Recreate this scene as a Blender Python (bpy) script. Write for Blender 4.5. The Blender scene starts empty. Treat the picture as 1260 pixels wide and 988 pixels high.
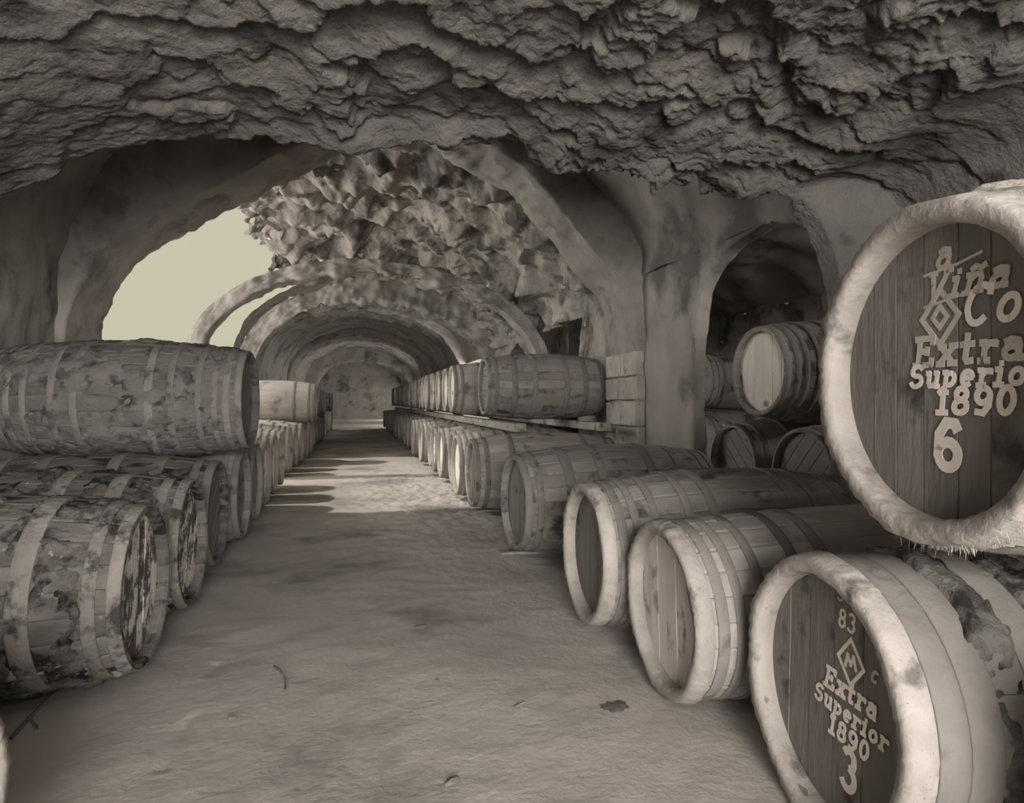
import bpy, bmesh, math, random
import numpy as np
from mathutils import Vector, Matrix

random.seed(7)
C = bpy.context.scene.collection
sc = bpy.context.scene
PI = math.pi

# ------------------------------------------------------------------ camera
cam_data = bpy.data.cameras.new('camera')
cam_data.sensor_fit = 'HORIZONTAL'; cam_data.sensor_width = 36
cam_data.lens = 36 * 790 / 1260
cam_data.clip_end = 300
cam = bpy.data.objects.new('camera', cam_data); C.objects.link(cam)
cam.location = (0, 0, 1.2)
cam.rotation_euler = (math.radians(90), 0, -math.atan(192 / 790))
sc.camera = cam

# ------------------------------------------------------------------ sky, sun, daylight, added fill lamps
w = bpy.data.worlds.new('sky'); sc.world = w; w.use_nodes = True
bg = w.node_tree.nodes['Background']
bg.inputs[0].default_value = (0.62, 0.585, 0.44, 1); bg.inputs[1].default_value = 0.95
sd = bpy.data.lights.new('sun', 'SUN'); sd.energy = 2.6; sd.angle = math.radians(2.2); sd.color = (1, .97, .9)
sun = bpy.data.objects.new('sun', sd); C.objects.link(sun)
sun.rotation_euler = Vector((-0.72, 0.10, 0.80)).to_track_quat('Z', 'Y').to_euler()

def area(name, loc, target, sx, sy, watt, col=(1, .965, .94)):
    a = bpy.data.lights.new(name, 'AREA'); a.shape = 'RECTANGLE'; a.size = sx; a.size_y = sy
    a.energy = watt; a.color = col
    o = bpy.data.objects.new(name, a); C.objects.link(o); o.location = loc
    o.rotation_euler = (Vector(loc) - Vector(target)).to_track_quat('Z', 'Y').to_euler()
    return o
area('doorway_daylight', (0.1, -4.4, 1.40), (0.0, 3.0, 1.25), 4.2, 2.5, 660)
area('window_daylight', (0.0, -2.9, 2.15), (1.0, 3.0, 0.4), 1.3, .7, 150)
area('left_opening_fill', (-4.3, 9.2, 2.6), (1.6, 9.6, 3.0), 2.8, 2.4, 190)  # extra lamps added outside the open left bays, on top of the sky
area('left_opening_fill', (-5.4, 13.0, 2.6), (1.6, 12.6, 3.0), 2.4, 2.4, 190)
area('side_aisle_fill', (6.7, 2.6, 2.5), (4.6, 9.0, 1.6), 1.0, 1.0, 80)  # unseen lamp added in the side aisle to lift its darkness
area('side_fill', (3.7, 16.7, 1.6), (-2.6, 19.4, 2.2), 1.4, 1.2, 160)  # unseen lamp added on the right to brighten the left jamb opposite
area('far_fill', (3.7, 42.0, 1.6), (-2.0, 42.5, 2.0), 3.0, 2.4, 190)  # unseen lamps added beside the far rows to brighten the tunnel end
area('far_fill', (3.6, 32.0, 1.6), (-2.0, 32.5, 2.2), 3.0, 2.4, 190)
area('side_fill', (7.6, 24.2, 2.4), (-1.0, 22.5, 1.6), 3.0, 2.6, 700)  # unseen lamp added outside the right wall opening, brightens the far bays

sc.view_settings.view_transform = 'Standard'
sc.view_settings.look = 'None'
sc.view_settings.exposure = 0.0
sc.view_settings.gamma = 1
sc.view_settings.use_curve_mapping = False

# ------------------------------------------------------------------ helpers
def lin(v):
    v = v / 255.0
    return v / 12.92 if v <= .04045 else ((v + .055) / 1.055) ** 2.4
def tone(g):
    l = lin(g); return (l, l * .915, l * .83, 1)

_P = np.random.RandomState(11).permutation(256); _P = np.concatenate([_P, _P, _P])
_G = np.random.RandomState(5).normal(size=(256, 3)); _G /= np.linalg.norm(_G, axis=1)[:, None]
def noise3(p):
    p = np.asarray(p, float); i = np.floor(p).astype(int); f = p - i
    i &= 255; u = f * f * f * (f * (f * 6 - 15) + 10)
    out = 0
    for dx in (0, 1):
        for dy in (0, 1):
            for dz in (0, 1):
                h = _P[_P[_P[(i[..., 0] + dx) & 255] + ((i[..., 1] + dy) & 255)] + ((i[..., 2] + dz) & 255)]
                d = f - np.array([dx, dy, dz])
                g = (_G[h] * d).sum(-1)
                wx = u[..., 0] if dx else 1 - u[..., 0]
                wy = u[..., 1] if dy else 1 - u[..., 1]
                wz = u[..., 2] if dz else 1 - u[..., 2]
                out = out + g * wx * wy * wz
    return out * 1.5
def fbm(p, o=4, lac=2.07, gain=.5):
    p = np.asarray(p, float); s = 0; a = 1
    for k in range(o):
        s = s + a * noise3(p + 17.3 * k); p = p * lac; a *= gain
    return s
def ridge(p, o=3):
    p = np.asarray(p, float); s = 0; a = 1
    for k in range(o):
        s = s + a * (1 - np.abs(noise3(p + 9.1 * k)) * 2.2); p = p * 2.1; a *= .5
    return s

def mesh_obj(name, verts, faces, mat, parent=None, smooth=True):
    me = bpy.data.meshes.new(name)
    me.from_pydata([tuple(v) for v in verts], [], faces)
    if smooth: me.polygons.foreach_set('use_smooth', [True] * len(me.polygons))
    me.materials.append(mat); me.update()
    o = bpy.data.objects.new(name, me); C.objects.link(o); o.parent = parent
    return o
def grid_faces(n, m):
    return [(i * m + j, i * m + j + 1, (i + 1) * m + j + 1, (i + 1) * m + j) for i in range(n - 1) for j in range(m - 1)]
def grid_obj(name, P, mat, flip=False, parent=None, smooth=True):
    n, m = P.shape[:2]; F = grid_faces(n, m)
    if flip: F = [f[::-1] for f in F]
    return mesh_obj(name, P.reshape(-1, 3).tolist(), F, mat, parent, smooth)
def grid_normals(P):
    a = np.gradient(P, axis=0); b = np.gradient(P, axis=1)
    n = np.cross(a, b); return n / (np.linalg.norm(n, axis=-1)[..., None] + 1e-9)
def box_mesh(name, x0, x1, y0, y1, z0, z1, jit=0):
    bm = bmesh.new(); bmesh.ops.create_cube(bm, size=1)
    for v in bm.verts:
        v.co = Vector(((x0 + x1) / 2 + v.co.x * (x1 - x0), (y0 + y1) / 2 + v.co.y * (y1 - y0), (z0 + z1) / 2 + v.co.z * (z1 - z0)))
        if jit: v.co += Vector([random.uniform(-jit, jit) for _ in range(3)])
    bmesh.ops.bevel(bm, geom=bm.edges[:], offset=min(x1 - x0, y1 - y0, z1 - z0) * .08, segments=1, affect='EDGES')
    me = bpy.data.meshes.new(name); bm.to_mesh(me); bm.free(); return me
def link(name, me, mat, parent=None):
    if mat and not me.materials: me.materials.append(mat)
    o = bpy.data.objects.new(name, me); C.objects.link(o); o.parent = parent; return o
def structure(o):
    o['kind'] = 'structure'; return o
def tag(o, label, cat, group=None):
    o['label'] = label; o['category'] = cat
    if group: o['group'] = group
    return o
def resample(pts, n):
    """smooth, even resampling of a polyline"""
    pts = np.array(pts, float)
    for _ in range(2):                      # two rounds of corner cutting
        q = [pts[0]]
        for a, b in zip(pts[:-1], pts[1:]):
            q += [a * .75 + b * .25, a * .25 + b * .75]
        pts = np.array(q + [pts[-1]])
    d = np.concatenate([[0], np.cumsum(np.linalg.norm(np.diff(pts, axis=0), axis=1))])
    t = np.linspace(0, d[-1], n)
    return np.stack([np.interp(t, d, pts[:, k]) for k in range(pts.shape[1])], 1)

# ------------------------------------------------------------------ materials
def material(name, a, b, scale=3, stretch=(1, 1, 1), bump=.3, bscale=20, fleck=None, fscale=9, fthr=.62, dark=None, dscale=4, dthr=.6, rough=.9, obj_random=.12, bdist=.02):
    m = bpy.data.materials.new(name); m.use_nodes = True
    nt = m.node_tree; N = nt.nodes; L = nt.links
    bs = N['Principled BSDF']; bs.inputs['Roughness'].default_value = rough
    bs.inputs['Specular IOR Level'].default_value = .2
    tc = N.new('ShaderNodeTexCoord'); mp = N.new('ShaderNodeMapping'); mp.inputs['Scale'].default_value = stretch
    oi = N.new('ShaderNodeObjectInfo'); ad = N.new('ShaderNodeVectorMath'); ad.operation = 'MULTIPLY_ADD'
    cb = N.new('ShaderNodeCombineXYZ')
    L.new(oi.outputs['Random'], cb.inputs[0]); L.new(oi.outputs['Random'], cb.inputs[1])
    L.new(cb.outputs[0], ad.inputs[0]); ad.inputs[1].default_value = (37, 23, 11) if obj_random else (0, 0, 0)
    L.new(tc.outputs['Object'], ad.inputs[2]); L.new(ad.outputs[0], mp.inputs[0])
    def nz(s, det=6, vec=None, ro=.6):
        n = N.new('ShaderNodeTexNoise'); n.inputs['Scale'].default_value = s; n.inputs['Detail'].default_value = det
        n.inputs['Roughness'].default_value = ro
        L.new(vec or mp.outputs[0], n.inputs['Vector']); return n.outputs[0]
    def ramp(src, p0, p1):
        r = N.new('ShaderNodeMapRange'); r.inputs[1].default_value = p0; r.inputs[2].default_value = p1; r.clamp = True
        L.new(src, r.inputs[0]); return r.outputs[0]
    def mix(f, c0, c1):
        x = N.new('ShaderNodeMix'); x.data_type = 'RGBA'
        L.new(f, x.inputs[0])
        for s, c in ((6, c0), (7, c1)):
            if isinstance(c, tuple): x.inputs[s].default_value = c
            else: L.new(c, x.inputs[s])
        return x.outputs[2]
    col = mix(ramp(nz(scale), .3, .7), tone(a), tone(b))
    if dark is not None: col = mix(ramp(nz(dscale, 5, ad.outputs[0]), dthr - .05, dthr + .06), col, tone(dark))
    if fleck is not None: col = mix(ramp(nz(fscale, 8, ad.outputs[0], .7), fthr - .02, fthr + .04), col, tone(fleck))
    if obj_random:
        hs = N.new('ShaderNodeHueSaturation'); r = N.new('ShaderNodeMapRange')
        r.inputs[3].default_value = 1 - obj_random; r.inputs[4].default_value = 1 + obj_random
        L.new(oi.outputs['Random'], r.inputs[0]); L.new(r.outputs[0], hs.inputs['Value']); L.new(col, hs.inputs['Color']); col = hs.outputs[0]
    L.new(col, bs.inputs['Base Color'])
    bp = N.new('ShaderNodeBump'); bp.inputs['Strength'].default_value = bump; bp.inputs['Distance'].default_value = bdist
    L.new(nz(bscale, 8), bp.inputs['Height']); L.new(bp.outputs[0], bs.inputs['Normal'])
    return m
M = {}
M['crust'] = material('peeling_crust', 86, 112, 2.2, bump=.9, bscale=38, bdist=.022, dark=62, dscale=3, dthr=.60, fleck=190, fscale=3.4, fthr=.76, obj_random=0)
M['plaster'] = material('sooty_plaster', 130, 156, 1.6, bump=.55, bscale=16, dark=100, dscale=1.1, dthr=.58, fleck=190, fscale=6, fthr=.74, obj_random=0)
M['lumpy'] = material('lumpy_vault', 122, 168, 1.5, bump=.8, bscale=9, dark=88, dscale=1.6, dthr=.56, fleck=215, fscale=3.5, fthr=.64, obj_random=0, bdist=.05)
M['rib'] = material('worn_stone', 126, 156, 2.5, bump=.5, bscale=18, dark=112, dscale=2.2, dthr=.6, fleck=215, fscale=8, fthr=.7, obj_random=0)
M['stone'] = material('jamb_stone', 150, 182, 4, bump=.5, bscale=22, dark=115, dscale=5, dthr=.62, fleck=215, fscale=12, fthr=.72)
M['dirt'] = material('dirt_floor', 168, 190, 1.1, bump=.3, bscale=34, dark=140, dscale=.8, dthr=.57, fleck=200, fscale=30, fthr=.74, obj_random=0)
M['stain'] = material('damp_stain', 108, 128, 12, bump=.4, bscale=40)
M['debris'] = material('debris', 96, 150, 12, bump=.4, bscale=40)
G = (.35, 1, 1)
M['wood_pale'] = material('pale_oak', 140, 168, 5, (.5, 1, 1), .25, 40, dark=118, dscale=3, dthr=.66)
M['wood_grey'] = material('grey_oak', 118, 150, 5, (.5, 1, 1), .4, 36, dark=82, dscale=4, dthr=.6, fleck=176, fscale=14, fthr=.70)
M['wood_far'] = material('dusty_oak', 138, 172, 5, (.5, 1, 1), .3, 36, dark=104, dscale=4, dthr=.62)
M['wood_dark'] = material('blackened_oak', 84, 126, 7, (.6, 1, 1), .7, 30, dark=48, dscale=6, dthr=.56, fleck=188, fscale=13, fthr=.68)
M['wood_top'] = material('mouldy_oak', 86, 118, 6, (.6, 1, 1), .7, 34, dark=62, dscale=7, dthr=.58, fleck=150, fscale=15, fthr=.68)
M['crust_dark'] = material('wine_crust', 68, 124, 10, (1, 1, 1), .9, 40, dark=42, dscale=9, dthr=.54, fleck=196, fscale=15, fthr=.655)
M['crust_pale'] = material('pale_mould', 140, 186, 8, (1, 1, 1), .8, 40, dark=100, dscale=9, dthr=.64)
M['hoop_pale'] = material('dusty_hoop', 116, 140, 6, (1, 1, 1), .3, 40, dark=104, dscale=6, dthr=.64, fleck=190, fscale=16, fthr=.73)
M['hoop_crusty'] = material('crusty_hoop', 112, 146, 6, (1, 1, 1), .6, 40, dark=66, dscale=9, dthr=.57, fleck=186, fscale=18, fthr=.66)
M['hoop_mid'] = material('grey_hoop', 112, 136, 6, (1, 1, 1), .3, 40, dark=84, dscale=6, dthr=.62)
M['hoop_dark'] = material('iron_hoop', 92, 112, 6, (1, 1, 1), .3, 40)
M['hoop_top'] = material('mouldy_hoop', 108, 130, 7, (1, 1, 1), .5, 40, dark=80, dscale=6, dthr=.6, fleck=160, fscale=15, fthr=.7)
M['head_dark'] = material('dark_head', 112, 134, 5, (1, 1, .25), .35, 40, dark=74, dscale=5, dthr=.62, obj_random=.06)
M['head_pale'] = material('pale_head', 198, 220, 6, (1, 1, .25), .3, 40, dark=112, dscale=5, dthr=.62, obj_random=.07)
M['head_flaky'] = material('flaky_head', 80, 110, 6, (1, 1, .4), .6, 30, fleck=214, fscale=7, fthr=.50, obj_random=.07)
M['chime_pale'] = material('pale_chime', 144, 180, 5, (1, 1, 1), .4, 40, dark=108, dscale=7, dthr=.62)
M['paint'] = material('white_lettering', 222, 238, 9, bump=.1, fleck=150, fscale=40, fthr=.66, obj_random=0)
M['paint_worn'] = material('worn_lettering', 182, 204, 9, bump=.1, fleck=120, fscale=30, fthr=.6, obj_random=0)
M['paint_faint'] = material('faint_wash', 118, 132, 9, bump=.1, fleck=98, fscale=14, fthr=.52, obj_random=0)
M['straw'] = material('straw', 120, 165, 9, bump=.1)
M['timber'] = material('dusty_timber', 130, 165, 5, (1, .3, 1), .4, 30, dark=96, dscale=5, dthr=.6)

# ------------------------------------------------------------------ floor
def axis(parts):
    out = []
    for a, b, n in parts: out += list(np.linspace(a, b, n, endpoint=False))
    return np.array(out + [parts[-1][1]])
xs = axis([(-60, -6, 12), (-6, -3, 14), (-3, -1, 60), (-1, 1.4, 180), (1.4, 3.6, 60), (3.6, 14, 30), (14, 30, 4)])
ys = axis([(-6, 1.0, 24), (1.0, 4, 170), (4, 10, 200), (10, 22, 150), (22, 52, 80), (52, 90, 4)])
X, Y = np.meshgrid(xs, ys, indexing='ij')
Z0 = np.zeros_like(X)
q = np.stack([X, Y, Z0], -1)
def sstep(v, a, b):
    t = np.clip((v - a) / (b - a), 0, 1); return t * t * (3 - 2 * t)
Z = .012 * fbm(q * 1.1, 3) + .0022 * fbm(q * 9, 3)
litter = np.exp(-((Y - 8.2) / 3.2) ** 2) * sstep(X, -.9, .9) * (X < 2)
Z += litter * .022 * fbm(q * 7, 3) + litter * .012 * ridge(q * 5, 2) * .6
Z -= .02 * np.exp(-(np.abs(X - (-.62)) / .03) ** 2) * (fbm(q * 3, 2) > .05) * (Y < 3.2) * .4
Z += .2 * sstep(X, 3.1, 3.25)
Z = np.where((np.abs(X) > 14) | (Y > 52), 0, Z)
P = np.stack([X, Y, Z], -1)
structure(grid_obj('floor', P, M['dirt']))

# ------------------------------------------------------------------ vaults and arches
ZP = [(-2.75, 0), (-2.75, 1.2), (-2.6, 1.75), (-1.9, 2.15), (-1.32, 2.42), (-.57, 2.68), (.5, 2.72), (1.6, 2.68), (2.4, 2.63), (2.62, 2.58), (2.80, 2.42), (2.95, 2.18), (3.02, 1.85), (3.06, 1.4), (3.08, 0)]
ZR = resample(ZP, 620)
# near vault: scaling plates of crust hanging from the ceiling
yr = axis([(-3.6, 1.9, 40), (1.9, 4.1, 210)])
U, V = ZR.shape[0], len(yr)
tan = np.gradient(ZR, axis=0); nor = np.stack([-tan[:, 1], tan[:, 0]], 1); nor /= np.linalg.norm(nor, axis=1)[:, None]
base = np.zeros((U, V, 3)); base[..., 0] = ZR[:, None, 0]; base[..., 2] = ZR[:, None, 1]; base[..., 1] = yr[None, :]
N3 = np.zeros((U, V, 3)); N3[..., 0] = nor[:, None, 0]; N3[..., 2] = nor[:, None, 1]
q = base * np.array([1, 1, .8])
ceil_w = sstep(base[..., 2], 1.9, 2.5)
warp = fbm(q * 1.7 + 3, 5, 2.2, .42) * .62
phase = base[..., 1] * 1.9 + warp * 1.5 + .16 * fbm(q * 6, 3) + .22 * base[..., 0]
fr = phase - np.floor(phase)
plate = np.where(fr < .9, fr / .9, (1 - fr) / .1)
phase2 = base[..., 1] * 3.6 + fbm(q * 2.6 + 8, 5, 2.2, .45) * 1.0 - .5 * base[..., 0]
fr2 = phase2 - np.floor(phase2)
plate2 = np.where(fr2 < .85, fr2 / .85, (1 - fr2) / .15)
strength = .35 + .65 * sstep(base[..., 0], -1.6, .4)
d = -(.085 * plate + .030 * plate2) * strength
crk = np.clip(1 - np.abs(noise3(q * 6.5 + .25 * np.stack([fbm(q * 8, 2)] * 3, -1))) * 6, 0, 1) ** 2
crk2 = np.clip(1 - np.abs(noise3(q * 15 + 4)) * 5, 0, 1) ** 2
d += (.016 * crk + .013 * crk2) * (.35 + .65 * sstep(base[..., 0], 0, 1.6))
d -= .004 * fbm(q * 14, 2) + .05 * fbm(q * .9, 2) + .006 * fbm(q * 30, 2)
right_w = sstep(base[..., 0], 2.6, 2.95)
d = d * (ceil_w * .92 + .08) * (1 - .6 * right_w)
d += .5 * right_w * (1 - sstep(base[..., 1], 3.38, 3.47))          # the wall steps back in front of the arch
rise = .10 * (3.6 - base[..., 1]) * ceil_w
edge = 3.62 + (.16 * fbm(np.stack([base[..., 0] * 2.1, Z0[:1, :1] + 0 * base[..., 0], 0 * base[..., 0]], -1) + 2, 3)
               + .10 * noise3(np.stack([base[..., 0] * 7, 0 * base[..., 0] + 5, 0 * base[..., 0]], -1))) * ceil_w * (1 - .7 * right_w)
lip = np.clip(base[..., 1] - edge, 0, 1)
d += np.where(lip > 0, .05 + lip * 5.0, 0) * (ceil_w * .85 + .15)
# hanging flakes on the lip
for xc, yc, s in ((2.38, 3.52, .12), (-.05, 3.56, .14), (1.15, 3.56, .12), (.5, 3.58, .10), (1.75, 3.56, .10)):
    d -= .09 * np.exp(-((base[..., 0] - xc) / s) ** 2 - ((base[..., 1] - yc) / .12) ** 2) * (lip <= 0)
P = base + N3 * (d + rise)[..., None]
structure(grid_obj('ceiling', P, M['crust'], flip=False))

def arch_wall(name, y0, y1, pts, mat, outer=None, ring=None, n=200, amp=.03, seed=0, swap=False, depth_n=12, crown=1.6, thicken=0.0):
    """wall across the cellar pierced by an arch; outer=(xl,xr,top) for a full wall or ring=thickness for a free rib"""
    I = resample(pts, n); t = np.gradient(I, axis=0); no = np.stack([-t[:, 1], t[:, 0]], 1); no /= np.linalg.norm(no, axis=1)[:, None]
    if ring: O = I + no * (ring * (1 + thicken * sstep(I[:, 0], -.8, .6)))[:, None]
    else:
        xl, xr, top = outer; c = np.array([(xl + xr) / 2, .6]); O = []
        for p_ in I:
            v = p_ - c; k = []
            if v[0] < -1e-6: k.append((xl - c[0]) / v[0])
            if v[0] > 1e-6: k.append((xr - c[0]) / v[0])
            if v[1] > 1e-6: k.append((top - c[1]) / v[1])
            if v[1] < -1e-6: k.append((0 - c[1]) / v[1])
            k = max(min(k), 1.0); O.append(c + v * k)
        O = np.array(O)
    rows = []
    R = 14
    for k in range(R): rows.append((O + (I - O) * k / R, y0))
    for k in range(depth_n + 1): rows.append((I, y0 + (y1 - y0) * k / depth_n))
    for k in range(1, R + 1): rows.append((I + (O - I) * k / R, y1))
    if ring: rows += [(O, y1 + (y0 - y1) * k / 4) for k in range(1, 5)]
    P = np.zeros((n, len(rows), 3))
    for j, (c2, y) in enumerate(rows):
        P[:, j, 0] = c2[:, 0]; P[:, j, 1] = y; P[:, j, 2] = c2[:, 1]
    nn = grid_normals(P); q = P + seed
    hi = sstep(P[..., 2], 2.7, 3.3)
    P = P + nn * ((amp * fbm(q * 2.2, 4) + amp * .35 * fbm(q * 11, 3)) * (1 + crown * hi))[..., None]
    P[:, :, 2] = np.maximum(P[:, :, 2], 0)
    if ring: P[:, -1] = P[:, 0]
    if swap: P = np.stack([P[..., 1], P[..., 0], P[..., 2]], -1)
    return structure(grid_obj(name, P, mat, flip=not swap))

def vault(name, prof, y0, y1, mat, nu=150, nv=70, amp=.08, sc_=1.4, lump=0, seed=0, edge=None):
    R_ = resample(prof, nu); t = np.gradient(R_, axis=0); no = np.stack([-t[:, 1], t[:, 0]], 1); no /= np.linalg.norm(no, axis=1)[:, None]
    yy = np.linspace(y0, y1, nv); P = np.zeros((nu, nv, 3))
    P[..., 0] = R_[:, None, 0]; P[..., 2] = R_[:, None, 1]; P[..., 1] = yy[None]
    NN = np.zeros_like(P); NN[..., 0] = no[:, None, 0]; NN[..., 2] = no[:, None, 1]
    q = P + seed
    dd = amp * fbm(q * sc_, 4)
    if lump:
        l = np.clip(fbm(q * 1.5 + 5, 3) + .1, 0, 2); dd = dd - 1.7 * lump * l ** 1.2 - .30 * lump * fbm(q * 4.5, 3) * sstep(P[..., 2], 1.5, 2.6) 
        for _ in range(4): dd[1:-1, 1:-1] = (dd[1:-1, 1:-1] * 2 + dd[2:, 1:-1] + dd[:-2, 1:-1] + dd[1:-1, 2:] + dd[1:-1, :-2]) / 6
        dd = dd - .07 * lump * fbm(q * 12, 4)
    if edge:                                            # ragged free edge at the start of the profile
        k = int(nu * edge); sh = .5 * fbm(np.stack([0 * yy, yy * 1.6, 0 * yy], -1) + seed, 4)
        wgt = np.clip(1 - np.arange(nu) / k, 0, 1)[:, None]
        P[..., 0] += wgt * sh[None]; P[..., 2] += wgt * .25 * fbm(q * 5, 2)
    P = P + NN * dd[..., None]
    return structure(grid_obj(name, P, mat))

# first bay behind the lip of the near vault
vault('ceiling', [(-2.68, 0), (-2.68, 2.1), (-2.4, 3.2), (-1.6, 4.0), (-.3, 4.5), (.6, 4.6), (1.7, 4.2), (2.5, 3.7), (3.05, 2.95), (3.12, 2.8), (3.12, 2.6)], 3.7, 6.7, M['plaster'], amp=.07, seed=3)
A_IN = [(-2.6, 0), (-2.6, 1.3), (-2.58, 1.85), (-2.38, 2.50), (-1.99, 2.86), (-1.5, 3.14), (-.94, 3.46), (-.3, 3.95), (.5, 4.15), (1.2, 4.02), (1.9, 3.6), (2.3, 3.1), (2.6, 2.76), (2.83, 2.56), (2.97, 2.3), (3.04, 1.95), (3.05, 1.5), (3.05, 0)]
arch_wall('trim_1', 6.6, 7.45, A_IN, M['rib'], outer=(-3.1, 3.7, 5.2), seed=1, amp=.035, n=260)
B_IN = [(-2.33, 0), (-2.33, 1.9), (-2.18, 2.34), (-1.8, 2.70), (-1.4, 2.98), (-.6, 3.22), (.2, 3.30), (1.4, 3.15), (2.3, 2.85), (2.85, 2.35), (3.05, 1.9), (3.05, 0)]
arch_wall('trim_2', 10.6, 11.0, B_IN, M['rib'], ring=.22, seed=2, amp=.05)
C_IN = [(-2.1, 0), (-2.1, 1.9), (-1.95, 2.4), (-1.5, 2.95), (-.5, 3.33), (.5, 3.42), (1.6, 3.22), (2.45, 2.8), (2.9, 2.2), (3.05, 1.75), (3.05, 0)]
arch_wall('trim_3', 14.4, 15.0, C_IN, M['rib'], ring=.36, thicken=1.6, seed=4, amp=.06)
D_IN = [(-2.6, 0), (-2.6, 1.9), (-2.45, 2.55), (-2.1, 3.1), (-1.47, 3.45), (-.5, 3.75), (.4, 3.8), (1.6, 3.6), (2.5, 3.1), (2.95, 2.3), (3.05, 1.8), (3.05, 0)]
arch_wall('trim_4', 18.6, 20.6, D_IN, M['rib'], ring=.60, seed=5)
arch_wall('trim_5', 26.6, 28.6, [(x, z + .05) for x, z in D_IN], M['rib'], outer=(-3.1, 3.7, 5.2), seed=6)
arch_wall('trim_6', 36, 37.5, C_IN, M['plaster'], outer=(-3.1, 3.7, 5.2), seed=7)
# broken vault over the two open bays: free, overgrown edge on the left where the sky comes in
OV = [(-1.70, 4.3), (-1.3, 4.3), (-.4, 4.42), (.6, 4.42), (1.5, 4.2), (2.3, 3.75), (2.85, 3.1), (3.1, 2.7), (3.14, 2.4)]
vault('ceiling', OV, 7.2, 15.2, M['lumpy'], 240, 330, amp=.16, lump=.26, seed=12, edge=.10)
DV = [(-2.7, 0), (-2.7, 2.0), (-2.5, 2.9), (-1.8, 3.6), (-.6, 4.1), (.6, 4.15), (1.8, 3.8), (2.7, 3.2), (3.12, 2.7), (3.12, 2.3)]
vault('ceiling', DV, 15.1, 18.7, M['plaster'], 100, 40, amp=.08, seed=30)
vault('ceiling', DV[1:], 20.5, 26.7, M['plaster'], 100, 60, amp=.08, seed=33)
vault('ceiling', DV, 28.5, 36.1, M['plaster'], 100, 60, amp=.08, seed=36)
vault('ceiling', DV, 37.4, 47, M['plaster'], 80, 40, amp=.06, seed=39)
# left wall of the tunnel between fourth and fifth arch: low parapet with light above it
def side_wall(name, x0, x1, y0, y1, top, hole, seed, mat='plaster'):
    return arch_wall(name, x0, x1, hole, M[mat], outer=(y0, y1, top), seed=seed, swap=True, amp=.03, n=160)
side_wall('wall_right', 3.12, 3.25, 3.5, 6.7, 3.3, [(3.62, 0), (3.62, 1.6), (3.66, 2.1), (3.9, 2.46), (4.35, 2.6), (4.75, 2.58), (5.05, 2.50), (5.32, 2.32), (5.48, 2.06), (5.52, 1.7), (5.52, 0)], 41)
side_wall('wall_right', 3.12, 3.62, 7.3, 10.8, 3.6, [(7.42, 0), (7.42, 2.0), (7.6, 2.4), (7.95, 2.55), (8.35, 2.42), (8.65, 2.1), (8.8, 1.7), (8.82, 0)], 43, 'lumpy')
side_wall('wall_right', 3.12, 3.62, 10.7, 14.5, 3.4, [(11.6, 0), (11.6, 1.7), (11.9, 2.2), (12.5, 2.4), (13.1, 2.2), (13.4, 1.7), (13.4, 0)], 45, 'lumpy')
side_wall('wall_right', 3.10, 3.6, 20.5, 26.7, 3.4, [(21.0, 0), (21.0, 2.0), (21.6, 2.7), (23.5, 3.05), (25.6, 2.7), (26.2, 2.0), (26.2, 0)], 47)
def plain_wall(name, a, b, h, seed, mat='plaster', n=60, m=40, amp=.05):
    a = np.array(a, float); b = np.array(b, float)
    s = np.linspace(0, 1, n)[:, None, None]; z = np.linspace(0, h, m)[None, :, None]
    P = np.concatenate([a[0] + (b[0] - a[0]) * s + 0 * z, a[1] + (b[1] - a[1]) * s + 0 * z, z + 0 * s], -1)
    nn = grid_normals(P); P = P + nn * (amp * fbm(P * 1.5 + seed, 4) + amp * .4 * fbm(P * 6 + seed, 3))[..., None]
    return structure(grid_obj(name, P, M[mat]))
plain_wall('wall_back', (-3.2, 46.8), (3.8, 46.8), 5, 50)
plain_wall('wall_left', (-2.7, 20.4), (-2.7, 26.8), 2.1, 51)
plain_wall('wall_left', (-2.8, -3.6), (-2.8, 3.9), 2.6, 56)
# side aisle on the right
plain_wall('wall_side_aisle', (7.2, -1.0), (7.2, 14.6), 3.6, 52, 'lumpy', 140, 50, .12)
plain_wall('wall_side_aisle', (3.4, 14.6), (7.3, 14.6), 3.6, 53)
plain_wall('wall_side_aisle', (3.4, -.9), (7.3, -.9), 3.6, 54)
vault('ceiling', [(3.5, 3.3), (4.2, 3.45), (5.4, 3.6), (6.4, 3.4), (7.25, 2.9)], -1.0, 14.7, M['plaster'], 50, 120, amp=.1, seed=60)
# backing above the near side wall, closes the near bay on the right
plain_wall('wall_right', (3.64, -3.6), (3.64, 3.55), 3.2, 61)

# stones of the lit jamb of the first arch
zc = .25; k = 0
for h, dd in ((.34, .0), (.34, .01), (.29, -.008), (.27, .006), (.29, -.004)):
    me = box_mesh('stone', 3.012 + dd, 3.12, 6.575 + random.uniform(-.01, .01), 7.0 + .1 * (k % 2), zc, zc + h - .022, .008); link('stone', me, M['stone'], bpy.data.objects['trim_1'])
    me = box_mesh('stone', 3.012 - dd, 3.12, 7.02 + .1 * (k % 2), 7.46, zc, zc + h - .022, .008); link('stone', me, M['stone'], bpy.data.objects['trim_1'])
    zc += h; k += 1

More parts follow.
